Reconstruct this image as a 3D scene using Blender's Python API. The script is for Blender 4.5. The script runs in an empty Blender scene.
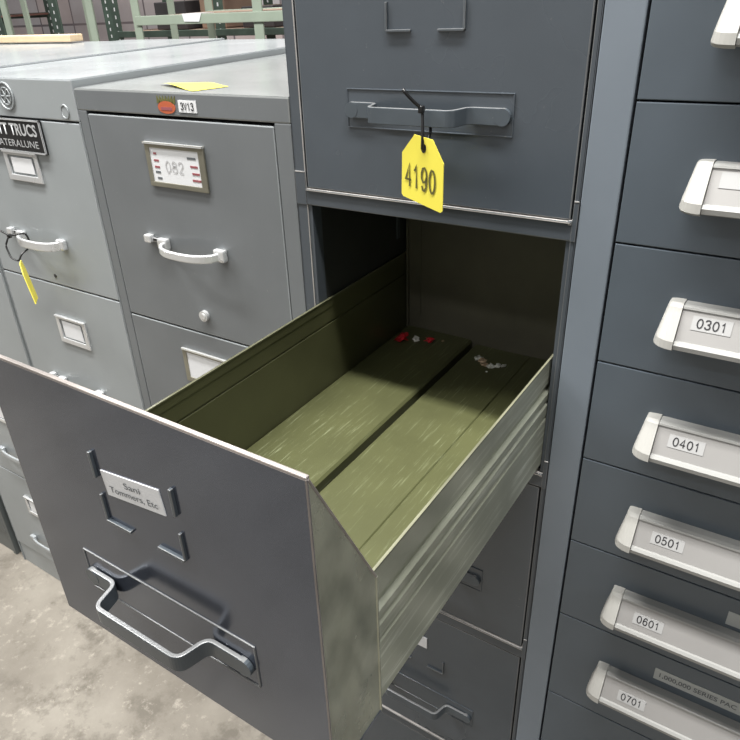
import bpy, bmesh, math, random
from mathutils import Vector, Matrix, noise
random.seed(7)
S = bpy.context.scene
COL = S.collection
FLOOR = -1.20
W, D, H, G = 0.3233, 0.437, 0.31, 0.0244      # front width, how far the drawer is pulled, pitch, rail

# ------------------------------------------------------------------ materials
def newmat(name):
    m = bpy.data.materials.new(name); m.use_nodes = True
    nt = m.node_tree; b = nt.nodes['Principled BSDF']
    return m, nt, b
def coords(nt, scale=(1, 1, 1)):
    tc = nt.nodes.new('ShaderNodeTexCoord'); mp = nt.nodes.new('ShaderNodeMapping')
    mp.inputs['Scale'].default_value = scale
    nt.links.new(tc.outputs['Object'], mp.inputs['Vector'])
    return mp.outputs['Vector']
def tex(nt, vec, scale, detail=4, rough=.55):
    n = nt.nodes.new('ShaderNodeTexNoise'); n.inputs['Scale'].default_value = scale
    n.inputs['Detail'].default_value = detail; n.inputs['Roughness'].default_value = rough
    nt.links.new(vec, n.inputs['Vector']); return n.outputs['Fac']
def ramp(nt, fac, stops):
    r = nt.nodes.new('ShaderNodeValToRGB'); e = r.color_ramp.elements
    while len(e) > 1: e.remove(e[-1])
    e[0].position = stops[0][0]; e[0].color = tuple(stops[0][1]) + (1,)
    for p, c in stops[1:]:
        k = e.new(p); k.color = tuple(c) + (1,)
    nt.links.new(fac, r.inputs['Fac']); return r.outputs['Color']
def mixc(nt, fac, a, b):
    m = nt.nodes.new('ShaderNodeMix'); m.data_type = 'RGBA'
    nt.links.new(fac, m.inputs['Factor'])
    for s, v in ((m.inputs['A'], a), (m.inputs['B'], b)):
        if isinstance(v, (tuple, list)): s.default_value = tuple(v) + (1,)
        else: nt.links.new(v, s)
    return m.outputs['Result']
def bump(nt, b, fac, strength, dist=.001):
    n = nt.nodes.new('ShaderNodeBump'); n.inputs['Strength'].default_value = strength
    n.inputs['Distance'].default_value = dist
    nt.links.new(fac, n.inputs['Height']); nt.links.new(n.outputs['Normal'], b.inputs['Normal'])
def paint(name, col, rough=.35, metal=0.0, var=.12, speck=None, scale=(1, 1, 1), wob=.0, coat=0., cd=.03, spec=.5):
    m, nt, b = newmat(name)
    v = coords(nt, scale)
    n = tex(nt, v, 9, 5)
    lo = tuple(c * (1 - var) for c in col); hi = tuple(min(1, c * (1 + var)) for c in col)
    c = ramp(nt, n, [(.3, lo), (.7, hi)])
    if speck:
        n2 = tex(nt, v, 130, 3, .7)
        f = ramp(nt, n2, [(.70, (0, 0, 0)), (.76, (1, 1, 1))])
        c = mixc(nt, f, c, speck)
    nt.links.new(c, b.inputs['Base Color'])
    n3 = tex(nt, v, 5, 4)
    r = ramp(nt, n3, [(.3, (rough * .85,) * 3), (.7, (min(1, rough * 1.2),) * 3)])
    nt.links.new(r, b.inputs['Roughness'])
    b.inputs['Metallic'].default_value = metal
    b.inputs['Specular IOR Level'].default_value = spec
    b.inputs['Coat Weight'].default_value = coat; b.inputs['Coat Roughness'].default_value = cd
    if wob:
        n4 = tex(nt, v, 3.0, 2); bump(nt, b, n4, wob, .02)
    return m
def streaked(name, base, light, dens, rough, metal, axis_scale=(150, 7, 150), spec=.5):
    """painted or worn steel with fine scratches running along y"""
    m, nt, b = newmat(name)
    v = coords(nt, axis_scale); v2 = coords(nt)
    n = tex(nt, v, 2.2, 6, .7); big = tex(nt, v2, 7, 4)
    f = ramp(nt, n, [(dens, (0, 0, 0)), (min(.99, dens + .12), (1, 1, 1))])
    area = ramp(nt, big, [(.38, (0, 0, 0)), (.62, (1, 1, 1))])
    mm = nt.nodes.new('ShaderNodeMath'); mm.operation = 'MULTIPLY'
    nt.links.new(f, mm.inputs[0]); nt.links.new(area, mm.inputs[1])
    var = ramp(nt, big, [(.3, tuple(c * .82 for c in base)), (.7, tuple(c * 1.18 for c in base))])
    c = mixc(nt, mm.outputs[0], var, light)
    nt.links.new(c, b.inputs['Base Color'])
    b.inputs['Roughness'].default_value = rough; b.inputs['Metallic'].default_value = metal
    b.inputs['Specular IOR Level'].default_value = spec
    bump(nt, b, n, .12, .002)
    return m
M = {}
M['slate'] = paint('slate_enamel', (.062, .074, .088), .24, 0, .07, speck=(.12, .125, .13), wob=.05, spec=.6)
M['slate_pull'] = paint('slate_enamel_polished', (.100, .114, .148), .14, .65, .10, speck=None, wob=.12, spec=.8)  # base tinted blue to stand in for bluish reflections on the pulled-out front
M['slate_frame'] = paint('slate_frame_enamel', (.060, .070, .082), .38, 0, .08, speck=(.16, .16, .16))
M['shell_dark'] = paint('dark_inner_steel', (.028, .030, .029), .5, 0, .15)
M['worn'] = paint('worn_steel_edge', (.30, .27, .255), .38, .4, .35)
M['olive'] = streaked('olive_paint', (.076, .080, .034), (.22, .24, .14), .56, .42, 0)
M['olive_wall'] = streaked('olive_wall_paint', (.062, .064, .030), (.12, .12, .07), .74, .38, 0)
M['grey_olive'] = paint('dull_grey_olive', (.105, .10, .075), .42, 0, .18, scale=(1, 1, 1))
M['olive_rim'] = paint('rubbed_olive_rim', (.19, .19, .13), .4, .2, .3)
M['pencil'] = paint('pencil_grey', (.42, .42, .43), .6, 0, .05)
M['ink_tag'] = paint('ink_olive', (.10, .09, .02), .6, 0, .05)
M['side_steel'] = streaked('worn_olive_steel', (.40, .415, .33), (.74, .76, .66), .50, .28, .5, (22, 2.5, 60))
M['gusset'] = paint('satin_olive_steel', (.38, .39, .31), .26, .62, .25, scale=(3, 3, 2), wob=.5)
M['rail_lip'] = paint('bare_rail_lip', (.46, .44, .42), .38, .2, .3)
M['slate_edge'] = paint('rubbed_slate_edge', (.14, .145, .15), .35, .1, .3)
M['strap_edge'] = paint('rubbed_strap_edge', (.20, .205, .21), .35, .3, .3)
M['handle_dark'] = paint('handle_grey_steel', (.075, .09, .105), .32, .25, .2, speck=(.25, .25, .26))
M['gap'] = paint('painted_gap_shade', (.006, .006, .007), .8, 0, .1)  # near-black backing sheets that paint in the shade of the drawer gaps
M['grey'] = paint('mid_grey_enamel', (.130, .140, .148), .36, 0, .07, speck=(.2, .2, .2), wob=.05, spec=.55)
M['grey_top'] = paint('mid_grey_top_sheen', (.19, .20, .20), .22, 0, .08, speck=(.4, .4, .38), spec=.8)  # paler than the body: reflected brightness of the top put into its colour
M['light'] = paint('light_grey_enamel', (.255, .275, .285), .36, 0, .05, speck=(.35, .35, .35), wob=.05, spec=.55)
M['light_top'] = paint('light_grey_sheen', (.30, .32, .335), .20, 0, .06, spec=.9)  # reflections on the tops painted as a paler grey; edges and pulls share it
M['dark_cab'] = paint('charcoal_enamel', (.09, .10, .10), .45)
M['alu'] = paint('satin_aluminium', (.32, .32, .31), .5, .1, .05)
M['alu_face'] = paint('brushed_aluminium_face', (.295, .288, .282), .42, .15, .06)
M['cap'] = paint('white_plastic_cap', (.37, .365, .345), .42, 0, .04)
M['chrome'] = paint('polished_alloy', (.66, .67, .68), .26, .55, .05)
M['brass'] = paint('aged_nickel', (.26, .25, .20), .35, .6, .2)
M['r_face'] = paint('blue_slate_enamel', (.082, .101, .122), .33, 0, .06, wob=.04, spec=.55)
M['r_post'] = paint('blue_grey_post_enamel', (.168, .196, .230), .40, 0, .05)
M['white'] = paint('label_white', (.66, .67, .69), .5, 0, .03)
M['label_grey'] = paint('label_clear', (.35, .35, .35), .45, 0, .03)
M['tape'] = paint('tape_grey', (.36, .38, .38), .5, 0, .05)
M['ink'] = paint('ink_black', (.015, .015, .018), .5, 0, .05)
M['ink_soft'] = paint('ink_faded', (.10, .11, .12), .6, 0, .05)
M['ink_red'] = paint('ink_red', (.26, .07, .08), .6, 0, .05)
M['yellow'] = paint('yellow_plastic', (.80, .70, .085), .45, 0, .05)
M['yellow_paper'] = paint('yellow_paper', (.62, .55, .10), .9, 0, .05, spec=.1)
M['black_plastic'] = paint('black_plastic', (.01, .01, .011), .35, 0, .1)
M['plate_white'] = paint('plate_white', (.42, .43, .44), .4, 0, .1)
M['orange'] = paint('sticker_orange', (.40, .09, .035), .5, 0, .15)
M['leaf'] = paint('sticker_green', (.10, .10, .03), .5, 0, .2)
M['red'] = paint('red_scrap', (.55, .02, .03), .5, 0, .1)
M['pale'] = paint('pale_scrap', (.60, .60, .56), .6, 0, .15)
M['tan'] = paint('tan_scrap', (.45, .33, .22), .6, 0, .15)
M['rack_green'] = paint('pale_green_rack', (.27, .32, .26), .45, 0, .07)
M['rack_dark'] = paint('dark_green_angle', (.05, .075, .06), .5, 0, .3, speck=(.3, .32, .28))
M['rack_brown'] = paint('red_brown_beam', (.16, .075, .06), .6, 0, .15)
M['wood'] = paint('pale_wood', (.55, .42, .27), .55, 0, .12, scale=(1, 12, 12))
M['cardboard'] = paint('brown_cardboard', (.28, .19, .14), .7, 0, .1)
M['carton_dark'] = paint('dark_carton', (.035, .032, .035), .6, 0, .2)

def concrete():
    m, nt, b = newmat('stained_concrete')
    v = coords(nt)
    a = tex(nt, v, 3.2, 8, .62); g = tex(nt, v, 38, 8, .72); s = tex(nt, v, 11, 6, .7)
    c = ramp(nt, a, [(.30, (.150, .133, .110)), (.5, (.205, .185, .156)), (.68, (.262, .240, .205))])
    d = ramp(nt, s, [(.36, (0, 0, 0)), (.50, (1, 1, 1))])
    c = mixc(nt, d, (.132, .117, .096), c)
    e = ramp(nt, g, [(.56, (0, 0, 0)), (.72, (1, 1, 1))])
    c = mixc(nt, e, c, (.34, .31, .265))
    nt.links.new(c, b.inputs['Base Color']); b.inputs['Roughness'].default_value = .7
    bump(nt, b, g, .4, .004)
    return m
def wallmat():
    m, nt, b = newmat('pinkish_panel_wall')
    v = coords(nt)
    w = nt.nodes.new('ShaderNodeTexBrick')
    w.inputs['Scale'].default_value = 1.0
    w.inputs['Color1'].default_value = (.50, .41, .40, 1); w.inputs['Color2'].default_value = (.44, .42, .44, 1)
    w.inputs['Mortar'].default_value = (.14, .12, .13, 1)
    w.inputs['Mortar Size'].default_value = .012; w.offset = 0
    w.inputs['Brick Width'].default_value = .62; w.inputs['Row Height'].default_value = 3.1
    mp = nt.nodes.new('ShaderNodeMapping'); mp.inputs['Rotation'].default_value = (math.pi / 2, 0, 0)
    nt.links.new(v, mp.inputs['Vector']); nt.links.new(mp.outputs['Vector'], w.inputs['Vector'])
    n = tex(nt, v, 2.5, 6)
    f = ramp(nt, n, [(.35, (0, 0, 0)), (.7, (.5, .5, .5))])
    c = mixc(nt, f, w.outputs['Color'], (.34, .27, .26))
    nt.links.new(c, b.inputs['Base Color']); b.inputs['Roughness'].default_value = .8
    return m
M['concrete'] = concrete(); M['wall'] = wallmat()
M['wall_grey'] = paint('grey_block_wall', (.30, .29, .28), .8, 0, .1)

# ------------------------------------------------------------------ mesh helpers
def B(): return bmesh.new()
def box(bm, x0, x1, y0, y1, z0, z1, mat=0, bev=0.0, bmat=None, seg=2):
    t = bmesh.new()
    bmesh.ops.create_cube(t, size=1)
    for v in t.verts:
        v.co = Vector(((x0 + x1) / 2 + v.co.x * (x1 - x0), (y0 + y1) / 2 + v.co.y * (y1 - y0), (z0 + z1) / 2 + v.co.z * (z1 - z0)))
    for f in t.faces: f.material_index = mat
    if bev > 0:
        r = bmesh.ops.bevel(t, geom=list(t.edges), offset=bev, segments=seg, affect='EDGES', profile=.6)
        if bmat is not None:
            for f in r['faces']: f.material_index = bmat
    merge(bm, t)
def merge(bm, t, mtx=None):
    if mtx is not None: bmesh.ops.transform(t, matrix=mtx, verts=t.verts)
    me = bpy.data.meshes.new('tmp'); t.to_mesh(me); t.free(); bm.from_mesh(me); bpy.data.meshes.remove(me)
def poly(bm, pts, mat=0):
    vs = [bm.verts.new(p) for p in pts]; f = bm.faces.new(vs); f.material_index = mat; return f
def slab(bm, pts, offs, mat=0):
    """closed prism: polygon pts pushed along vector offs"""
    o = Vector(offs); a = [bm.verts.new(p) for p in pts]; b = [bm.verts.new(Vector(p) + o) for p in pts]
    n = len(pts); fs = [bm.faces.new(a), bm.faces.new(b[::-1])]
    for i in range(n): fs.append(bm.faces.new((a[i], b[i], b[(i + 1) % n], a[(i + 1) % n])))
    for f in fs: f.material_index = mat
    return fs
def sweep(bm, path, prof, upv=(0, 0, 1), mat=0, closed=False):
    """sweep a closed profile [(a,b)] along a path; a runs sideways, b along upv"""
    up0 = Vector(upv); P = [Vector(p) for p in path]; rings = []
    n = len(P)
    for i, p in enumerate(P):
        if closed: t = (P[(i + 1) % n] - P[i - 1])
        else: t = (P[min(i + 1, n - 1)] - P[max(i - 1, 0)])
        t.normalize(); side = t.cross(up0)
        if side.length < 1e-4: side = Vector((1, 0, 0))
        side.normalize(); up = side.cross(t).normalized()
        # keep thickness in corners
        k = 1.0
        if 0 < i < n - 1:
            a = (P[i] - P[i - 1]).normalized(); b = (P[i + 1] - P[i]).normalized()
            k = 1 / max(.5, math.cos(a.angle(b) / 2))
        rings.append([bm.verts.new(p + side * (u * k) + up * w) for u, w in prof])
    m = len(prof)
    rng = range(n) if closed else range(n - 1)
    for i in rng:
        r0, r1 = rings[i], rings[(i + 1) % n]
        for j in range(m):
            f = bm.faces.new((r0[j], r0[(j + 1) % m], r1[(j + 1) % m], r1[j])); f.material_index = mat
    if not closed:
        for r in (rings[0][::-1], rings[-1]):
            f = bm.faces.new(r); f.material_index = mat
def circ(r, n=8, ry=None):
    ry = ry or r
    return [(r * math.cos(2 * math.pi * i / n), ry * math.sin(2 * math.pi * i / n)) for i in range(n)]
def rrect(w, h, r, n=3):
    pts = []
    for cx, cy, a0 in ((w / 2 - r, h / 2 - r, 0), (-w / 2 + r, h / 2 - r, 90), (-w / 2 + r, -h / 2 + r, 180), (w / 2 - r, -h / 2 + r, 270)):
        for i in range(n + 1):
            a = math.radians(a0 + 90 * i / n); pts.append((cx + r * math.cos(a), cy + r * math.sin(a)))
    return pts
def smooth_path(pts, r=.006, n=4):
    P = [Vector(p) for p in pts]; out = [P[0]]
    for i in range(1, len(P) - 1):
        a = (P[i - 1] - P[i]).normalized() * r; b = (P[i + 1] - P[i]).normalized() * r
        for k in range(n + 1):
            t = k / n; out.append((P[i] + a) * (1 - t) ** 2 + P[i] * 2 * t * (1 - t) + (P[i] + b) * t * t)
    out.append(P[-1]); return out
def bez(p0, p1, p2, p3, n=12):
    p0, p1, p2, p3 = map(Vector, (p0, p1, p2, p3)); o = []
    for i in range(n + 1):
        t = i / n; s = 1 - t; o.append(p0 * s ** 3 + p1 * 3 * s * s * t + p2 * 3 * s * t * t + p3 * t ** 3)
    return o
def disc(bm, c, r, y0, y1, mat=0, n=24, ry=None):
    slab(bm, [(c[0] + a, y1, c[1] + b) for a, b in circ(r, n, ry)], (0, y0 - y1, 0), mat)
def text(bm, s, width, height, origin, right=(1, 0, 0), up=(0, 0, 1), mat=1, lift=.0004, bold=0.0, depth=.0002):
    """writing fitted in width x height, lower-left corner at origin"""
    cu = bpy.data.curves.new('t', 'FONT'); cu.body = s; cu.size = 1; cu.offset = bold; cu.resolution_u = 4
    o = bpy.data.objects.new('t', cu); COL.objects.link(o)
    bpy.context.view_layer.update()
    me = bpy.data.meshes.new_from_object(o.evaluated_get(bpy.context.evaluated_depsgraph_get()))
    bpy.data.objects.remove(o); bpy.data.curves.remove(cu)
    xs = [v.co.x for v in me.vertices]; ys = [v.co.y for v in me.vertices]
    if not xs: return
    x0, x1, y0, y1 = min(xs), max(xs), min(ys), max(ys)
    R = Vector(right).normalized(); U = Vector(up).normalized(); N = R.cross(U).normalized()
    for v in me.vertices:
        a = (v.co.x - x0) / (x1 - x0) * width; b = (v.co.y - y0) / (y1 - y0) * height
        v.co = Vector(origin) + R * a + U * b + N * lift
    for p in me.polygons: p.material_index = mat
    bm.from_mesh(me); bpy.data.meshes.remove(me)
GL = {'0': [[(.5 + .42 * math.sin(a * math.pi / 10), .5 + .5 * math.cos(a * math.pi / 10)) for a in range(21)]],
      '1': [[(.18, .74), (.38, .84), (.52, 1), (.52, 0)]],
      '2': [[(.1, .74), (.16, .92), (.38, 1), (.68, .99), (.86, .84), (.84, .62), (.6, .40), (.1, .02), (.9, .02)]],
      '3': [[(.1, .80), (.22, .96), (.5, 1), (.78, .94), (.84, .74), (.7, .57), (.42, .53)], [(.42, .53), (.74, .48), (.9, .27), (.78, .06), (.5, 0), (.2, .05), (.08, .22)]],
      '4': [[(.68, 0), (.68, 1), (.06, .30), (.94, .30)]],
      '5': [[(.84, 1), (.24, 1), (.14, .50), (.34, .62), (.6, .64), (.84, .50), (.9, .30), (.78, .08), (.5, 0), (.2, .05), (.08, .22)]],
      '6': [[(.86, .80), (.72, .97), (.46, 1), (.2, .84), (.1, .45), (.16, .14), (.42, 0), (.72, .04), (.9, .24), (.88, .48), (.66, .63), (.36, .60), (.13, .38)]],
      '7': [[(.08, 1), (.92, 1), (.6, .58), (.38, 0)]],
      '8': [[(.5 + .36 * math.sin(a * math.pi / 8), .77 + .23 * math.cos(a * math.pi / 8)) for a in range(17)], [(.5 + .42 * math.sin(a * math.pi / 8), .27 + .27 * math.cos(a * math.pi / 8)) for a in range(17)]],
      'V': [[(.04, 1), (.5, 0), (.96, 1)]]}
GL['9'] = [[(1 - x, 1 - y) for x, y in GL['6'][0]]]
def digits(bm, s, width, height, origin, right=(1, 0, 0), up=(0, 0, 1), mat=1, lift=.0004, wt=.13):
    """figures drawn with flat pen strokes"""
    R = Vector(right).normalized(); U = Vector(up).normalized(); N = R.cross(U).normalized(); O = Vector(origin) + N * lift
    cw = width / len(s); gw = cw * .80; hw = wt * height / 2
    for i, ch in enumerate(s):
        for st in GL[ch]:
            P = [Vector((i * cw + cw * .1 + x * gw, y * height)) for x, y in st]
            n = len(P); L = []
            for j in range(n):
                a = (P[j] - P[max(0, j - 1)]); b = (P[min(n - 1, j + 1)] - P[j])
                if a.length < 1e-9: a = b
                if b.length < 1e-9: b = a
                d = (a.normalized() + b.normalized())
                d = d.normalized() if d.length > 1e-4 else a.normalized()
                k = min(1.6, 1 / max(.3, d.dot(a.normalized()))); L.append((Vector((-d.y, d.x)) * k * hw))
            for j in range(n - 1):
                q = [P[j] + L[j], P[j] - L[j], P[j + 1] - L[j + 1], P[j + 1] + L[j + 1]]
                poly(bm, [O + R * v.x + U * v.y for v in q], mat)
ROOTLOC = {}
def obj(name, bm, mats, parent=None, base=None, shade=False):
    """link bm as one mesh object; coordinates in bm are world coordinates"""
    if not isinstance(mats, (list, tuple)): mats = [mats]
    bmesh.ops.remove_doubles(bm, verts=bm.verts, dist=1e-6)
    bmesh.ops.recalc_face_normals(bm, faces=[f for f in bm.faces])
    loc = Vector((0, 0, 0))
    if parent is not None:
        loc = ROOTLOC[parent.name]
    elif base is not None:
        loc = Vector(base)
    bmesh.ops.translate(bm, verts=bm.verts, vec=-loc)
    me = bpy.data.meshes.new(name); bm.to_mesh(me); bm.free()
    for m in mats: me.materials.append(M[m])
    o = bpy.data.objects.new(name, me); COL.objects.link(o)
    if parent is not None: o.parent = parent
    else: o.location = loc
    ROOTLOC[o.name] = loc
    if shade:
        for p in me.polygons: p.use_smooth = True
    return o
def thing(name, label, cat, loc, group=None):
    o = bpy.data.objects.new(name, None); COL.objects.link(o); o.location = loc
    o.empty_display_size = .05
    o['label'] = label; o['category'] = cat
    if group: o['group'] = group
    ROOTLOC[o.name] = Vector(loc); return o
def tag(o, label, cat, group=None):
    o['label'] = label; o['category'] = cat
    if group: o['group'] = group
    return o
def struct(name, bm, m):
    o = obj(name, bm, m); o['kind'] = 'structure'; return o

# ------------------------------------------------------------------ setting
bm = B(); poly(bm, [(-12, -3.4, FLOOR), (4, -3.4, FLOOR), (4, 5.2, FLOOR), (-12, 5.2, FLOOR)]); struct('floor', bm, 'concrete')
bm = B(); box(bm, -12, 4, 5.0, 5.1, FLOOR, 2.6); struct('wall_back', bm, 'wall')
bm = B(); box(bm, -12, 4, -3.4, -3.3, FLOOR, 2.6); struct('wall_front', bm, 'wall_grey')

# ------------------------------------------------------------------ open dark filing cabinet
cab = thing('filing_cabinet', 'tall dark slate filing cabinet with one drawer pulled wide open', 'filing cabinet', (-.165, .34, FLOOR))
FY = .0                                    # frame plane; fronts stand proud of it
XL, XR = -.3395, .0066
bm = B()
t = .0012
box(bm, XL, XL + t, FY, .70, FLOOR, .335)                         # side sheets
box(bm, XR - t, XR, FY, .70, FLOOR, .335)
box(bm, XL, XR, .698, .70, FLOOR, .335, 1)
box(bm, XL, XR, FY, .70, .333, .335)
box(bm, XL, -W - .0012, FY, FY + .02, FLOOR, .335, 0, .0010, 2)   # front stiles
box(bm, .0012, XR, FY, FY + .02, FLOOR, .335, 0, .0008, 3)
box(bm, XL + .0015, -.3190, FY + .0015, FY + .02, -H + .0005, -.018, 0, .0006)     # stile returns in the open bay
box(bm, -.0030, XR - .0015, FY + .0015, FY + .02, -H + .0005, -.018, 0, .0006)
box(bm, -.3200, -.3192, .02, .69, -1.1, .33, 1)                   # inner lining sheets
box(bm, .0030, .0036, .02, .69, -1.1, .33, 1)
for k in range(5):                                                # rails under each front
    z = H - k * H
    zz = z - .0205
    box(bm, -W - .0025, .0025, FY - .0004, FY + .018, zz, z - .0012 if k else .335, 0, .0012, 3)
    if k:
        box(bm, -W - .0006, .0006, FY - .0026, FY + .010, z - .0028, z - .0002, 2, .0007)
        box(bm, -.0028, .0016, FY - .0016, FY + .004, z - .0045, z + .0005, 2, .0007)
    for xa, xb in ((XL - .0004, -W - .0016), (.0014, XR - .0002)):
        box(bm, xa, xb, FY - .0010, FY + .002, zz, z + .0195 if k else .335, 0, .0005, 3)
        if k: box(bm, xa, xb, FY - .0013, FY + .001, z + .0188, z + .0200, 2, .0003)
    if k: box(bm, -.33, .004, FY + .018, .69, z - .004, z - .002, 1)
box(bm, XL + .002, XR - .002, FY, FY + .02, FLOOR, -4 * H + .045, 0)
box(bm, -.3185, -.3160, .205, .212, -.125, -.055, 0)
box(bm, -W - .001, .001, .008, .012, 0, .31, 1)
box(bm, -W - .001, .001, .008, .012, -1.19, -.335, 1)
obj('body', bm, ['slate_frame', 'shell_dark', 'rail_lip', 'slate_edge'], cab)

def card_bracket(zt, y, parent, upper=True):
    """pressed tabs that hold a card; zt is the height of the lower lip"""
    for s, xa in ((1, -.2065), (-1, -.1205)):
        bm = B()
        box(bm, xa - .0011, xa + .0011, y - .0024, y + .002, zt, zt + .026, 0, .0006, 1)
        xb = xa + s * .028
        box(bm, min(xa, xb), max(xa, xb), y - .0030, y + .002, zt - .0012, zt + .0012, 0, .0006, 1)
        obj('card_bracket', bm, ['handle_dark', 'slate_edge'], parent)
        if upper:
            bm = B(); box(bm, xa - .0013, xa + .0013, y - .0030, y + .002, zt + .042, zt + .066, 0, .0006, 1)
            obj('card_bracket', bm, ['handle_dark', 'slate_edge'], parent)
def strap_handle(y, zt, parent, x0=-.2510, x1=-.0760):
    """bent flat strap with rounded end pads; zt is the top edge"""
    hgt = .0165; zc = zt - hgt / 2; p = .029
    path = [(x0, y - .003, zc), (x0 + .031, y - .003, zc), (x0 + .037, y - p, zc),
            (x1 - .043, y - p, zc), (x1 - .036, y - .003, zc), (x1, y - .003, zc)]
    bm = B(); sweep(bm, smooth_path(path, .0075, 6), rrect(.0038, hgt, .0008, 2), mat=0)
    for xe in (x0, x1):
        slab(bm, [(xe + a, y - .0052, zc + b) for a, b in circ(hgt / 2, 20)], (0, .0045, 0))
    for f in bm.faces:                        # wear along the top edge
        f.normal_update()
        if f.calc_center_median().z > zt - .0004 : f.material_index = 1
    obj('handle', bm, ['handle_dark', 'strap_edge'], parent, shade=False)
def handle_plate(y, z0, z1, parent, x0=-.2585, x1=-.0655, m_='slate'):
    """shallow raised frame pressed round the handle"""
    bm = B(); h = .0012; r = .0015
    for a, b, c, d in ((x0, x1, z1 - r, z1), (x0, x1, z0, z0 + r), (x0, x0 + r, z0 + r * .7, z1 - r * .7), (x1 - r, x1, z0 + r * .7, z1 - r * .7)):
        box(bm, a, b, y - h, y + .001, c, d, 0, .0007)
    box(bm, x0 + r, x1 - r, y - .0004, y + .001, z0 + r, z1 - r, 1)
    obj('handle_plate', bm, ['slate_edge' if m_ != 'slate' else 'slate', m_], parent)

for k, zb in enumerate((0.0, -2 * H, -3 * H, -3 * H - .2456)):
    top = zb + (H - G if k < 3 else .2206)
    bm = B()
    box(bm, -W + .0010, -.0010, .0002, .0070, zb + .0008, top + .0025, 0, .0013, 1)
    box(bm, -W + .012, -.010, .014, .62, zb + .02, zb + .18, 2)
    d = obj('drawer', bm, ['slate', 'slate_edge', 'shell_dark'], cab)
    card_bracket(top - .115, 0, d, upper=False)
    handle_plate(0, top - .2110, top - .1700, d)
    strap_handle(0, top - .1835, d)
    if k == 1 or k == 2:
        if k == 2:
            bm = B(); box(bm, -.196, -.150, -.0012, .001, top - .075, top - .052); obj('card_label', bm, 'white', d)

# the drawer that is pulled out
y0 = -D; zt = -G; zb = -H; wd = .0680; dr = .1335
bm = B()
box(bm, -W, -.0012, y0, y0 + .0022, zb, zt, 0, .0009, 1)
box(bm, -W + .0005, -.0015, y0 + .0001, y0 + .0038, zt - .0018, zt + .0012, 1, .0009, 1)      # folded top lip
box(bm, -W + .001, -.001, y0 + .001, y0 + wd, zb + .001, zb + .003, 0)                   # folded bottom
od = obj('drawer', bm, ['slate_pull', 'worn'], cab)
od['label'] = 'open drawer'
for xx in (-.0028, -W + .0004):
    bm = B()
    slab(bm, [(xx, y0 + .002, zt - .001), (xx, y0 + wd, zt - dr), (xx, y0 + wd, zb + .002), (xx, y0 + .002, zb + .002)], (.0012, 0, 0))
    sweep(bm, [(xx + .0006, y0 + .002, zt - .001), (xx + .0006, y0 + wd, zt - dr)], rrect(.0022, .0022, .0006, 1), mat=1)
    sweep(bm, [(xx + .0006, y0 + wd, zt - dr), (xx + .0006, y0 + wd, zb + .002)], rrect(.0028, .0028, .0008, 1), upv=(0, 1, 0), mat=0)
    box(bm, xx - .006 if xx > -.1 else xx, xx + .0012 if xx > -.1 else xx + .007, y0 + wd - .0012, y0 + wd, zb + .004, zt - dr - .001, 0)
    obj('front_gusset', bm, ['gusset', 'worn'], od)
# sides, ribbed profile run along y
zs = zt - dr
prof = [(-.0025, zs), (-.0025, zs - .030), (-.0050, zs - .033), (-.0050, zs - .039), (-.0005, zs - .042), (-.0005, zs - .049), (-.0018, zs - .051),
        (-.0018, zs - .055), (0, zs - .057), (0, zs - .070), (-.0014, zs - .072), (-.0014, zs - .074), (0, zs - .076), (0, zb + .012), (-.004, zb + .001), (-.02, zb + .001)]
YB = .237
for s in (1, -1):
    bm = B(); xo = -.0034 if s == 1 else -.3178
    if s < 0: zs += .0055; prof = [(0, zs), (0, zs - .013), (.0010, zs - .0136), (.0010, zs - .0340), (.0024, zs - .0346), (.0024, zs - .0370), (.0010, zs - .0376), (0, zb + .012), (-.008, zb + .004), (-.02, zb + .004)]
    ya, yb = y0 + wd - .002, YB
    outer = [(xo + s * a, z) for a, z in prof]
    inner = [(x - s * .0014, z + (0 if i < len(prof) - 2 else .0014)) for i, (x, z) in enumerate(outer)]
    ring = outer + inner[::-1]
    A = [bm.verts.new((x, ya, z)) for x, z in ring]; C = [bm.verts.new((x, yb, z)) for x, z in ring]
    n = len(ring); no = len(outer)
    for i in range(n):
        f = bm.faces.new((A[i], A[(i + 1) % n], C[(i + 1) % n], C[i]))
        f.material_index = 0 if i < no - 1 else (1 if i != n - 1 else 2)
    for f in (bm.faces.new(A), bm.faces.new(C[::-1])): f.material_index = 1
    box(bm, xo - .0050 if s > 0 else xo, xo - .0025 if s > 0 else xo + .0026, ya, yb, zs - .0018, zs + .0004, 2 if s > 0 else 1, .0006, 2)
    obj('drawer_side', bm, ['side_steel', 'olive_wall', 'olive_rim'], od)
# tray floor in two pressed runs with a dark channel between
bm = B()
fz = -.2875
slab(bm, [(-.3150, y0 + .004, fz + .006), (-.2035, y0 + .004, fz + .006), (-.2005, y0 + .004, fz + .003), (-.2005, y0 + .004, fz - .012), (-.3150, y0 + .004, fz - .012)], (0, YB - y0 - .006, 0))
slab(bm, [(-.1935, y0 + .004, fz - .012), (-.1935, y0 + .004, fz - .001), (-.1915, y0 + .004, fz), (-.106, y0 + .004, fz), (-.1045, y0 + .004, fz - .0016), (-.103, y0 + .004, fz + .0008), (-.0058, y0 + .004, fz + .0008), (-.0058, y0 + .004, fz - .012)], (0, YB - y0 - .006, 0))
box(bm, -.2005, -.1935, y0 + .004, YB - .002, fz - .014, fz - .010, 1)
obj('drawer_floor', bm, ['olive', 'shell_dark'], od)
bm = B()
box(bm, -.3165, -.0055, YB - .0015, YB, fz - .01, -.045, 0)
box(bm, -.3160, -.3130, YB - .006, YB, fz, -.10, 0)
box(bm, -.293, -.2915, YB - .0035, YB - .001, fz + .03, -.10, 0)
obj('drawer_back', bm, ['grey_olive'], od)
card_bracket(-.1445, y0, od)
handle_plate(y0, -.2465, -.2010, od, -.2600, -.0640, 'slate_pull')
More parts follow.
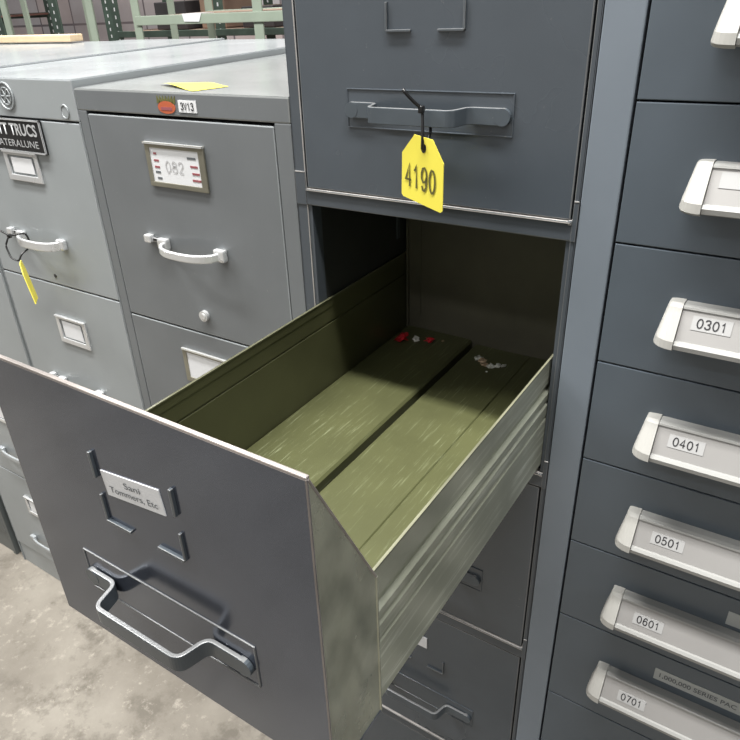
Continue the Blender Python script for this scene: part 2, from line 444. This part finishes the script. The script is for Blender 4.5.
strap_handle(y0, -.2190, od)
# hand-lettered label, stuck on slightly askew
r = Vector((.0655, 0, .0075)).normalized(); u = Vector((0, -1, 0)).cross(r) * -1
u = Vector((-r.z, 0, r.x)); o0 = Vector((-.1975, y0 - .0008, -.1160))
bm = B(); slab(bm, [o0, o0 + r * .0655, o0 + r * .0655 + u * .0225, o0 + u * .0225], (0, .0012, 0))
text(bm, 'Sani', .018, .0055, o0 + r * .025 + u * .0125, r, u, 1)
text(bm, 'Tommers, Etc', .054, .0065, o0 + r * .0055 + u * .0035, r, u, 1)
obj('card_label', bm, ['white', 'ink_soft'], od)

# yellow number tag hung on the closed drawer above
tg = thing('number_tag', 'yellow plastic tag numbered 4190 hung from dark closed drawer handle', 'tag', (-.143, -.036, .04))
bm = B()
def tp(x, z): return Vector((x, -.040 - .15 * (x + .143), z))
pts = [(-.1535, .0795), (-.1312, .0762), (-.1178, .0545), (-.1180, .0075), (-.1205, .0052), (-.1680, .0160), (-.1700, .0185), (-.1690, .0610)]
slab(bm, [tp(*p) for p in pts], (0, .0012, 0))
hole = [tp(-.1420 + a * .9, .0672 + b) + Vector((0, -.0003, 0)) for a, b in circ(.0034, 16, .0045)]
slab(bm, hole, (0, .0018, 0), 2)
rr = Vector((1, -.15, -.14)).normalized(); uu = Vector((0, 0, 1))
digits(bm, '4190', .0405, .0230, tp(-.1655, .0285), rr, uu, 1, wt=.095, lift=.0006)
obj('tag_plate', bm, ['yellow', 'ink_tag', 'ink'], tg)
bm = B()
sweep(bm, bez((-.160, -.050, .123), (-.152, -.046, .112), (-.148, -.042, .108), (-.1455, -.037, .104)), circ(.0017, 8))
sweep(bm, [(-.1455, -.0335, .104), (-.1450, -.0375, .100), (-.1440, -.0385, .080), (-.1422, -.0425, .0675), (-.1420, -.037, .064), (-.1430, -.024, .080), (-.1445, -.022, .100)], circ(.0016, 8), upv=(1, 0, 0))
box(bm, -.1485, -.1435, -.041, -.035, .100, .107, 0, .001)
obj('cable_tie', bm, 'black_plastic', tg, shade=True)

# scraps left in the drawer
def scrap(name, c, r, mat, label, seed, flat=.45, el=(1, 1)):
    bm = B(); bmesh.ops.create_icosphere(bm, subdivisions=2, radius=1)
    for v in bm.verts:
        n = noise.noise(v.co * 1.6 + Vector((seed, 3.1 * seed, 0))); k = .65 + n * 1.1
        v.co = Vector((v.co.x * r * k * el[0], v.co.y * r * k * el[1], v.co.z * r * flat * k))
    zmin = min(v.co.z for v in bm.verts)
    for v in bm.verts: v.co += Vector((c[0], c[1], c[2] - zmin))
    return tag(obj(name, bm, mat, base=c), label, 'scrap')
zl = fz + .006
scrap('red_scrap', (-.297, .183, zl), .0115, 'red', 'torn red scrap in the drawer back corner, larger of the two red ones', 1.3, .5, (1.0, 1.3))
scrap('foil_scrap', (-.276, .190, zl), .008, 'pale', 'small silvery scrap lying between the two red scraps', 2.7, .5)
scrap('red_scrap', (-.255, .195, zl), .0095, 'red', 'small red scrap right of the silvery scrap in drawer', 4.1, .55)
scrap('crumb', (-.238, .208, zl), .003, 'tan', 'tiny tan crumb against the drawer back, right of red scraps', 6.0)
bm = B()
for i, (dx, dy, rr_) in enumerate(((-.022, .012, .008), (-.014, .007, .008), (-.006, -.001, .0085), (.003, -.002, .008), (.012, .004, .007), (.019, .010, .005), (.004, -.018, .0025))):
    t_ = B(); bmesh.ops.create_icosphere(t_, subdivisions=2, radius=1)
    for v in t_.verts:
        k = .7 + noise.noise(v.co * 1.8 + Vector((i * 2.3, 0, 1))) * 1.0
        v.co = Vector((v.co.x * rr_ * k, v.co.y * rr_ * k * .9, v.co.z * rr_ * .35 * k + rr_ * .3))
    for f in t_.faces: f.material_index = 1 if i in (1, 2) else 0
    merge(bm, t_, Matrix.Translation((-.147 + dx, .178 + dy, fz)))
tag(obj('crumpled_wrapper', bm, ['pale', 'tan'], base=(-.147, .178, fz)), 'crumpled pale wrapper lying in right half of open drawer', 'scrap')

# ------------------------------------------------------------------ modular drawer cabinet on the right
mc = thing('drawer_cabinet', 'blue grey workshop cabinet with numbered shallow drawers and wide aluminium handles', 'drawer cabinet', (.40, .34, FLOOR))
RX0, RX1 = .0072, .80
bm = B()
box(bm, RX0, .0418, 0, .03, FLOOR, .385, 0, .0012)
box(bm, RX1 - .035, RX1, 0, .03, FLOOR, .385, 0, .0012)
box(bm, RX0, RX0 + .002, .02, .70, FLOOR, .385, 0)
box(bm, RX1 - .002, RX1, .02, .70, FLOOR, .385, 0)
box(bm, RX0, RX1, .69, .70, FLOOR, .385, 0)
box(bm, RX0, RX1, 0.002, .70, .375, .385, 0)
box(bm, RX0 + .03, RX1 - .03, .012, .02, FLOOR, .38, 1)
box(bm, RX0 + .03, RX1 - .03, .004, .02, FLOOR, FLOOR + .075, 0)
obj('body', bm, ['r_post', 'gap'], mc)
hs = [.3705, .2412, .1125, -.0155, -.1442, -.2695, -.3935, -.5213, -.6805, -.875, FLOOR + .08]
nums = [None, None, '', '0301', '0401', '0501', '0601', '0701', None, None]
def cabinet_handle(h, parent, num, big, k):
    xa, xb = .0965, .742
    zt_ = h - (.056 if k == 7 else .085 if k >= 8 else .0455); zb_ = zt_ - .036
    # extruded aluminium pull: upper lip, flat sloping face, lower lip
    pr = [(.001, zt_), (-.011, zt_ + .001), (-.0150, zt_ - .0005), (-.0158, zt_ - .0022), (-.0146, zt_ - .0032),
          (-.0285, zb_ + .0065), (-.0310, zb_ + .0062), (-.0335, zb_ + .0035), (-.0330, zb_ - .001), (-.028, zb_ - .003), (-.006, zb_ + .014), (.001, zb_ + .014)]
    bm = B()
    a = [bm.verts.new((xa + .020, y, z)) for y, z in pr]; b = [bm.verts.new((xb, y, z)) for y, z in pr]
    n = len(pr); bm.faces.new(a[::-1]); bm.faces.new(b)
    for i in range(n):
        f = bm.faces.new((a[i], a[(i + 1) % n], b[(i + 1) % n], b[i])); f.material_index = 1 if i == 4 else 0
    hd = obj('handle', bm, ['alu', 'alu_face'], parent)
    # moulded end caps with a raked outer edge
    for xc, s in ((xa + .0195, -1), (xb - .001, 1)):
        bm = B(); n = 7; rings = []
        cen = (-.012, (zt_ + zb_) / 2)
        pc = [(.001, zt_ + .0012), (-.0125, zt_ + .0018), (-.0165, zt_ - .0015), (-.0345, zb_ + .007), (-.0352, zb_ - .001), (-.029, zb_ - .0042), (.001, zb_ + .004)]
        for j in range(n + 1):
            q = j / n; x = xc + s * .0190 * math.sin(q * math.pi / 2); k_ = math.cos(q * math.pi / 2) ** .38 if q < 1 else .30
            ring = []
            for yy, zz in pc:
                ys = yy * (.30 + .70 * k_) if yy < 0 else yy
                rake = (zz - zb_) / .036
                ring.append(bm.verts.new((x - s * max(0, rake) * .006 * q, ys, cen[1] + (zz - cen[1]) * (.74 + .26 * k_))))
            rings.append(ring)
        m_ = len(pc)
        for i in range(n):
            for j in range(m_): bm.faces.new((rings[i][j], rings[i][(j + 1) % m_], rings[i + 1][(j + 1) % m_], rings[i + 1][j]))
        bm.faces.new(rings[0]); bm.faces.new(rings[-1])
        obj('end_cap', bm, 'cap', parent, shade=False)
    if num is not None:
        p0 = Vector((0, -.0146, zt_ - .0032)); p1 = Vector((0, -.0285, zb_ + .0065)); up = (p0 - p1).normalized(); L = (p0 - p1).length
        R = Vector((1, 0, 0)); x_ = .1265 + (.0022 * (k - 3)) + (.002 if k == 5 else 0); hh = .0132; w_ = .0330
        o_ = Vector((x_, 0, 0)) + p1 + up * (L * (.86 - .055 * (k - 3)) - hh) ; N = R.cross(up)
        bm = B(); slab(bm, [o_ + N * .0006, o_ + R * w_ + N * .0006, o_ + R * w_ + up * hh + N * .0006, o_ + up * hh + N * .0006], -N * .0008)
        if num: digits(bm, num, .0262, .0082, o_ + R * .0036 + up * .0027, R, up, 1, lift=.0010, wt=.14)
        obj('number_label', bm, ['label_grey', 'ink'], parent)
        if k == 7:
            c_ = Vector((.168, 0, 0)) + p1 + up * (L * .55) + N * .0003; bm = B()
            slab(bm, [c_ + R * a + up * b for a, b in circ(.0012, 12)], -N * .0006); obj('screw_hole', bm, 'ink_soft', parent)
for k in range(10):
    h0, h1 = hs[k], hs[k + 1]
    bm = B(); box(bm, .0445, RX1 - .0375, 0, .012, h1 + .0009, h0 - .0009, 0, .0009)
    d = obj('drawer', bm, ['r_face'], mc)
    cabinet_handle(h0, d, nums[k], k == 7, k)
    if k == 7:
        bm = B(); x_, z_ = .1680, -.5650
        box(bm, x_, x_ + .125, -.0006, .001, z_, z_ + .0190)
        text(bm, '1,000,000 SERIES PAC', .086, .0085, (x_ + .006, -.0006, z_ + .0050), mat=1, bold=.012)
        obj('drawer_label', bm, ['tape', 'ink_soft'], d)
    if k == 6:
        bm = B(); box(bm, .2230, .33, -.0006, .001, -.4330, -.4135); obj('drawer_label', bm, ['tape'], d)

# ------------------------------------------------------------------ the row of grey filing cabinets
def bow_handle(xa, xb, z, parent, p=.034, y=0.0, latch=True, sh=.0125, mt='chrome'):
    bm = B(); path = []
    n = 18
    for i in range(n + 1):
        t_ = i / n; x = xa + .010 + (xb - xa - .020) * t_
        e = max(0.0, 1 - abs(2 * t_ - 1) ** 2.6) ** .55
        path.append((x, y - .004 - p * e, z - .003))
    sweep(bm, path, rrect(.0055, sh, .0024, 3))
    box(bm, xa, xa + .020, y - .010, y, z - .010, z + .008, 0, .003)
    box(bm, xb - .020, xb, y - .010, y, z - .010, z + .008, 0, .003)
    h = obj('handle', bm, mt, parent)
    if latch:
        bm = B(); box(bm, xa - .028, xa - .014, y - .010, y, z - .002, z + .010, 0, .002)
        box(bm, xa - .014, xa + .002, y - .005, y, z + .000, z + .006, 1, .001)
        obj('latch', bm, ['chrome', 'black_plastic'], parent)
def card_holder(x0, x1, z0, z1, parent, mt='brass', f=.009, card=True, y=0.0, ci=.0, mark=None):
    bm = B(); h = .0035
    for a, b, c, d in ((x0, x1, z1 - f * .6, z1), (x0, x1, z0, z0 + f), (x0, x0 + f, z0 + f - .001, z1 - f * .6 + .001), (x1 - f, x1, z0 + f - .001, z1 - f * .6 + .001)):
        box(bm, a, b, y - h, y, c, d, 0, .0011)
    box(bm, x0, x1, y - h - .002, y, z1 - .0018, z1 + .0008, 1, .0006)
    obj('card_holder', bm, [mt, 'chrome'], parent)
    if card:
        bm = B(); box(bm, x0 + f + ci, x1 - f - ci, y - .0022, y - .0008, z0 + f + ci * .5, z1 - f * .6 - ci * .5)
        if mark: mark(bm)
        obj('card', bm, ['white', 'ink_soft', 'ink_red'], parent)

def cabinet_row(name, label, x0, x1, top, band, mats, fronts, depth=.72, inset=(.0185, .025), y=0.0, gapy=.004, notch=False):
    """top slab, stiles, plinth; returns the thing and its drawer fronts"""
    t0 = thing(name, label, 'filing cabinet', ((x0 + x1) / 2, depth / 2, FLOOR))
    bm = B(); body, topm = 0, 1
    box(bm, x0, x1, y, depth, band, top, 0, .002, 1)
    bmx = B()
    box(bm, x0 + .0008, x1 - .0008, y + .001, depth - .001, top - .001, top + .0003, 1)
    box(bm, x0, x0 + inset[0], y + .0, y + .03, FLOOR, band, 0, .0012)
    box(bm, x1 - inset[1], x1, y + .0, y + .03, FLOOR, band, 0, .0012)
    box(bm, x0, x0 + .002, y + .02, depth, FLOOR, band, 0)
    box(bm, x1 - .002, x1, y + .02, depth, FLOOR, band, 0)
    box(bm, x0, x1, depth - .002, depth, FLOOR, band, 0)
    box(bm, x0 + .01, x1 - .01, y + .016, y + .022, FLOOR + .002, band, 2)
    box(bm, x0 + .004, x1 - .004, y + .003, y + .02, FLOOR, fronts[-1] - .002, 0, .001)
    obj('body', bm, [mats[0], mats[1], 'gap'], t0)
    bmx.free()
    ds = []
    for a, b in zip(fronts[:-1], fronts[1:]):
        bm = B(); box(bm, x0 + inset[0] + .0022, x1 - inset[1] - .0018, y + .0, y + .014, b + .0016, a - .0016, 0, .0014, 1)
        ds.append(obj('drawer', bm, [mats[0], mats[2]], t0))
    return t0, ds

# mid-grey cabinet beside the open one
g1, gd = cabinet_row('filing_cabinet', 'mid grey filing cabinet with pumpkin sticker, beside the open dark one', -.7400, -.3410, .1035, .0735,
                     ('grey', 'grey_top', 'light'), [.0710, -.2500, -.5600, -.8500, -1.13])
def redmarks(bm):
    for x, z, w, m_ in ((-.589, .0215, .006, 2), (-.590, .012, .010, 2), (-.590, .003, .010, 2), (-.590, -.004, .010, 1), (-.588, -.0125, .009, 1),
                        (-.523, .0195, .016, 1), (-.519, .0085, .014, 2), (-.517, -.001, .014, 2), (-.518, -.010, .016, 2)):
        box(bm, x, x + w, -.0026, -.002, z, z + .0028, m_)
    digits(bm, '082', .038, .015, (-.569, -.0023, -.001), mat=3, wt=.10)
for i, d in enumerate(gd):
    top = [.0710, -.2500, -.5600, -.8500][i]
    if i == 0:
        bm = B()
        h = .0035; x0, x1, z0, z1, f = -.6045, -.4900, -.0235, .0365, .0085
        for a, b, c, e in ((x0, x1, z1 - .006, z1), (x0, x1, z0, z0 + .007), (x0, x0 + f, z0 + .006, z1 - .005), (x1 - .011, x1, z0 + .006, z1 - .005)):
            box(bm, a, b, -h, 0, c, e, 0, .0011)
        box(bm, x0 - .001, x1, -h - .002, 0, z1 - .001, z1 + .0018, 1, .0006)
        obj('card_holder', bm, ['brass', 'chrome'], d)
        bm = B(); box(bm, x0 + f, x1 - .011, -.0022, -.0004, z0 + .007, z1 - .006)
        redmarks(bm); obj('card', bm, ['white', 'ink_soft', 'ink_red', 'pencil'], d)
        bow_handle(-.6080, -.4730, -.1090, d, p=.029)
        bm = B(); disc(bm, (-.538, -.2160), .0085, -.006, 0, 0); disc(bm, (-.538, -.2160), .005, -.0075, -.005, 0)
        obj('lock', bm, 'chrome', d, shade=False)
    else:
        card_holder(-.604, -.490, top - .098, top - .037, d)
        bow_handle(-.6080, -.4730, top - .180, d)
# stickers on its top rail
bm = B()
disc(bm, (-.5485, .0845), .0165, -.0008, 0, 0, 28, .0080)
box(bm, -.5590, -.5380, -.0011, -.0006, .0810, .0850, 2)
for a in range(7):
    x = -.562 + a * .0045
    slab(bm, [(x - .004, -.0006, .0895), (x + .004, -.0006, .0895), (x + .001 - (a - 3) * -.0012, -.0006, .0995)], (0, .0006, 0), 1)
obj('pumpkin_sticker', bm, ['orange', 'leaf', 'ink_red'], g1)
bm = B(); box(bm, -.5255, -.4930, -.0008, 0, .0795, .0945); digits(bm, '3V13', .0245, .0088, (-.5215, -.0009, .0826), mat=1, wt=.17)
obj('number_sticker', bm, ['white', 'ink'], g1)
# yellow note on its top
bm = B(); nx, ny = 10, 6; vs = {}
for i in range(nx + 1):
    for j in range(ny + 1):
        a, b = i / nx, j / ny
        p = Vector((-.615, .052, 0)) * (1 - a) * (1 - b) + Vector((-.497, -.0 + .004, 0)) * 0
        p = (Vector((-.617, .055)) * (1 - a) * (1 - b) + Vector((-.506, .010)) * a * (1 - b) + Vector((-.488, .060)) * a * b + Vector((-.556, .082)) * (1 - a) * b)
        vs[i, j] = bm.verts.new((p.x, p.y, .1045 + .0035 * (math.sin(a * 5.0) * .5 + .5) * (1 - b * .4)))
for i in range(nx):
    for j in range(ny): bm.faces.new((vs[i, j], vs[i + 1, j], vs[i + 1, j + 1], vs[i, j + 1]))
r_ = bmesh.ops.solidify(bm, geom=list(bm.faces), thickness=.0006)
tag(obj('paper_note', bm, 'yellow_paper', base=(-.55, .05, .1038)), 'curled yellow paper note lying on mid grey cabinet top', 'note')

# light grey cabinet with the black nameplate
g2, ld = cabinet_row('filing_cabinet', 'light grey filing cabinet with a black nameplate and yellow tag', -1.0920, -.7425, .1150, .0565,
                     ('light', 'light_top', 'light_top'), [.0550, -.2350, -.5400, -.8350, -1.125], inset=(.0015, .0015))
for i, d in enumerate(ld):
    top = [.0550, -.2350, -.5400, -.8350][i]
    if i == 0:
        bm = B(); box(bm, -1.000, -.8400, -.004, 0, .0015, .0540, 0, .001)
        for a, b, c, e in ((-1.0, -.84, .0515, .0540), (-1.0, -.84, .0015, .0040), (-.8430, -.84, .0015, .054), (-1.0, -.997, .0015, .054)):
            box(bm, a, b, -.0055, -.003, c, e, 1, .0005)
        text(bm, 'OTT TRUCS', .126, .0190, (-.979, -.0042, .0285), mat=1, bold=.025)
        text(bm, 'LATERALUNE', .118, .0110, (-.974, -.0042, .0105), mat=1)
        obj('nameplate', bm, ['black_plastic', 'plate_white'], d)
        card_holder(-.9680, -.8730, -.0480, .0010, d, 'chrome', .0100, ci=.008)
        bow_handle(-.990, -.8530, -.1490, d, p=.024, sh=.016)
        bm = B(); disc(bm, (-.9150, -.2180), .0035, -.001, 0, 0, 12); obj('rivet_hole', bm, 'ink', d)
    else:
        card_holder(-.9480, -.8600, top - .122, top - .066, d, 'chrome', .010, ci=.006)
        bow_handle(-.9900, -.8540, top - .218, d, p=.022, sh=.015)
bm = B()
sweep(bm, [(-.9170 + a, -.001, .0880 + b) for a, b in circ(.0200, 28)], circ(.0016, 6), upv=(0, 1, 0), closed=True)
sweep(bm, [(-.9170 + a, -.001, .0880 + b) for a, b in circ(.0130, 24)], circ(.0012, 6), upv=(0, 1, 0), closed=True)
for a in range(6):
    x = -.9170 + .014 * math.cos(a * 1.047); z = .088 + .014 * math.sin(a * 1.047)
    sweep(bm, [(-.9170, -.001, .088), (x, -.001, z)], circ(.0012, 6), upv=(0, 1, 0))
obj('embossed_emblem', bm, 'light', g2)
bm = B(); sweep(bm, [(-.7720 + a, -.0005, .0700 + b) for a, b in circ(.0085, 24, .0095)], circ(.0013, 6), upv=(0, 1, 0), closed=True)
disc(bm, (-.772, .070), .0075, -.0008, 0, 1, 20)
obj('lock_plug', bm, ['light', 'light'], g2)

# tag on its handle, hanging nearly edge-on
t2 = thing('number_tag', 'blank side of yellow tag hung from light grey cabinet handle', 'tag', (-.95, -.03, -.20))
bm = B()
e = Vector((.76, -.65, .0)).normalized()
c0 = Vector((-.9400, -.044, -.1800)); dn = Vector((.035, -.006, -.095)).normalized()
P_ = [c0 - e * .006, c0 + e * .012, c0 + e * .020 + dn * .018, c0 + e * .020 + dn * .072, c0 - e * .012 + dn * .072, c0 - e * .012 + dn * .018]
nn = e.cross(dn).normalized()
slab(bm, P_, nn * .0014)
obj('tag_plate', bm, 'yellow', t2)
bm = B()
sweep(bm, bez((-1.045, -.030, -.125), (-1.02, -.036, -.128), (-.995, -.036, -.132), (-.968, -.034, -.140)), circ(.0017, 8))
sweep(bm, smooth_path([(-.968, -.036, -.140), (-.978, -.041, -.158), (-.966, -.044, -.178), (-.946, -.0425, -.1815), (-.944, -.036, -.170), (-.944, -.018, -.164), (-.944, -.014, -.150), (-.945, -.017, -.137), (-.950, -.034, -.136), (-.966, -.036, -.139)], .006, 4), circ(.0016, 8), upv=(.1, .2, 1))
box(bm, -.971, -.965, -.038, -.031, -.144, -.137, 0, .001)
obj('cable_tie', bm, 'black_plastic', t2, shade=True)

g3, l3 = cabinet_row('filing_cabinet', 'light grey filing cabinet third from the open one, its foot showing', -1.4700, -1.1010, .1180, .0600,
                     ('light', 'light_top', 'light_top'), [.0585, -.2450, -.5400, -.8350, -1.125], inset=(.0015, .0015))
for i, d in enumerate(l3):
    top = [.0585, -.2450, -.5400, -.8350][i]
    card_holder(-1.330, -1.242, top - .122, top - .066, d, 'chrome', .010, ci=.006)
    bow_handle(-1.3600, -1.2260, top - .218, d, p=.009, sh=.013, latch=False, mt='light_top')
g4, l4 = cabinet_row('filing_cabinet', 'dark grey filing cabinet at the left edge, beyond light grey ones', -1.8850, -1.5080, .1150, .0600,
                     ('dark_cab', 'light_top', 'grey'), [.0585, -.2450, -.5400, -.8350, -1.125], inset=(.015, .015))
for i, d in enumerate(l4):
    top = [.0585, -.2450, -.5400, -.8350][i]
    card_holder(-1.750, -1.650, top - .10, top - .05, d)
    bow_handle(-1.77, -1.63, top - .19, d)
g5, l5 = cabinet_row('filing_cabinet', 'pale topped filing cabinet end unit of the row, mostly out of frame', -2.2700, -1.8950, .1150, .0600,
                     ('light', 'light_top', 'light_top'), [.0585, -.2450, -.5400, -.8350, -1.125], inset=(.0015, .0015))
for i, d in enumerate(l5):
    top = [.0585, -.2450, -.5400, -.8350][i]
    bow_handle(-2.15, -2.01, top - .19, d)

# ------------------------------------------------------------------ racks behind
def rack(name, label, xs, y, dep, shelves, post_w, mt, boardm, topz=1.1, beam_h=.04, perf=False, skip=()):
    r0 = thing(name, label, 'shelving rack', (sum(xs) / len(xs), y, FLOOR))
    for x in xs:
        for yy in (y, y + dep):
            bm = B(); w = post_w / 2
            box(bm, x - w, x + w, yy - .003, yy + .003, FLOOR, topz, 0)
            box(bm, x - w, x - w + .006, yy, yy + post_w * .8, FLOOR, topz, 0)
            if perf:
                z = -.4
                while z < .7:
                    box(bm, x - .006, x + .006, yy - .0036, yy + .0036, z, z + .022, 1); z += .05
            obj('post', bm, [mt, 'white'], r0)
    for (a, b, z) in shelves:
        bm = B(); box(bm, a, b, y - .012, y + .012, z - beam_h, z, 0, .003); obj('beam', bm, mt, r0)
        bm = B(); box(bm, a, b, y + dep - .012, y + dep + .012, z - beam_h, z, 0, .003); obj('beam', bm, mt, r0)
        bm = B(); box(bm, a, b, y + .013, y + dep - .013, z - .018, z - .004, 0); obj('shelf_board', bm, boardm, r0)
    return r0
rack('storage_rack', 'pale green steel rack standing behind the grey cabinets', [-2.42, -1.735, -1.05], 1.6, .45,
     [(-2.42, -1.05, .150), (-2.42, -1.05, .72), (-2.42, -1.05, -.62)], .046, 'rack_green', 'cardboard', beam_h=.036)
rack('storage_rack', 'pale green steel rack left of the other green rack', [-4.0, -3.42, -2.75], 1.62, .5,
     [(-4.0, -3.42, .75), (-4.0, -3.42, -.55), (-3.42, -2.75, -.55), (-3.42, -2.75, .8)], .046, 'rack_green', 'cardboard')
rack('storage_rack', 'dark perforated angle rack far left near the back wall', [-6.4, -5.72, -4.95], 3.0, .5,
     [(-6.4, -5.72, .16), (-6.4, -4.95, .75), (-6.4, -4.95, -.5)], .10, 'rack_dark', 'rack_brown', perf=True)
rack('storage_rack', 'dark perforated angle rack far right near the back wall', [-4.25, -3.25, -2.55], 3.0, .5,
     [(-4.25, -2.55, .02), (-4.25, -2.55, .8), (-4.25, -2.55, -.5)], .08, 'rack_dark', 'cardboard', perf=True)
def carton(c, s, m_, label):
    bm = B(); box(bm, c[0] - s[0] / 2, c[0] + s[0] / 2, c[1] - s[1] / 2, c[1] + s[1] / 2, c[2], c[2] + s[2], 0, .006)
    box(bm, c[0] - .02, c[0] + .02, c[1] - s[1] / 2 - .001, c[1] + s[1] / 2, c[2] + s[2] - .001, c[2] + s[2] + .001, 1)
    tag(obj('carton', bm, [m_, 'tan'], base=c), label, 'box')
carton((-3.78, 3.25, .0195), (.30, .34, .17), 'carton_dark', 'dark carton on the far rack, leftmost of its shelf')
carton((-3.00, 3.25, .0195), (.26, .34, .12), 'carton_dark', 'low dark carton on the far rack, rightmost of its shelf')
carton((-3.42, 3.27, .0195), (.22, .30, .22), 'cardboard', 'brown carton between two dark ones on far rack')
bm = B(); box(bm, -2.13, -2.02, 1.586, 1.66, .1505, .1525, 0, .0005)
slab(bm, [(-2.13, 1.587, .1525), (-2.02, 1.587, .1525), (-2.035, 1.585, .122), (-2.12, 1.585, .124)], (0, -.001, 0))
tag(obj('paper_slip', bm, 'white', base=(-2.06, 1.6, .1505)), 'white paper slip lying on the pale green rack beam', 'paper')
# wooden plank laid on the far cabinets
bm = B(); box(bm, -2.25, -1.62, .655, .700, .1190, .1370, 0, .003)
tag(obj('wooden_plank', bm, 'wood', base=(-1.95, .66, .1185)), 'pale wooden plank lying along the rear of the cabinet tops', 'plank')

# ------------------------------------------------------------------ light
w = bpy.data.worlds.new('warehouse'); S.world = w; w.use_nodes = True
bg = w.node_tree.nodes['Background']; bg.inputs['Color'].default_value = (.93, .97, 1.0, 1); bg.inputs['Strength'].default_value = .34
def area(name, loc, sx, sy, power, rot=(0, 0, 0), col=(1, .985, .95)):
    l = bpy.data.lights.new(name, 'AREA'); l.shape = 'RECTANGLE'; l.size = sx; l.size_y = sy; l.energy = power; l.color = col
    o = bpy.data.objects.new(name, l); COL.objects.link(o); o.location = loc; o.rotation_euler = rot; return o
area('ceiling_lamp', (-.25, -.50, 2.5), 2.6, .22, 205)
area('ceiling_lamp', (-3.2, -1.1, 2.5), 2.4, .25, 170)
area('ceiling_lamp', (-.4, -2.9, 2.5), 1.5, .25, 25)
area('ceiling_lamp', (-3.6, 2.6, 2.5), 2.4, .25, 160)
area('ceiling_lamp', (-.3, 2.6, 2.5), 2.4, .25, 60)

# ------------------------------------------------------------------ camera
cd_ = bpy.data.cameras.new('camera'); cam = bpy.data.objects.new('camera', cd_); COL.objects.link(cam)
R_ = Vector((0.82512944, 0.56258567, -0.05156321)); U_ = Vector((-0.23909444, 0.43044662, 0.87037323)); F_ = Vector((-0.51185472, 0.7058421, -0.48968528))
mt_ = Matrix((R_, U_, -F_)).transposed().to_4x4(); mt_.translation = Vector((.194084, -.669020, .210891))
cam.matrix_world = mt_
cd_.sensor_width = 36; cd_.lens = 687.27 / 740 * 36; cd_.shift_x = 30.388 / 740; cd_.shift_y = 4.710 / 740; cd_.clip_start = .02
S.camera = cam
S.view_settings.view_transform = 'Standard'; S.view_settings.look = 'None'
S.view_settings.gamma = 1; S.view_settings.use_curve_mapping = False; S.view_settings.exposure = 0.1
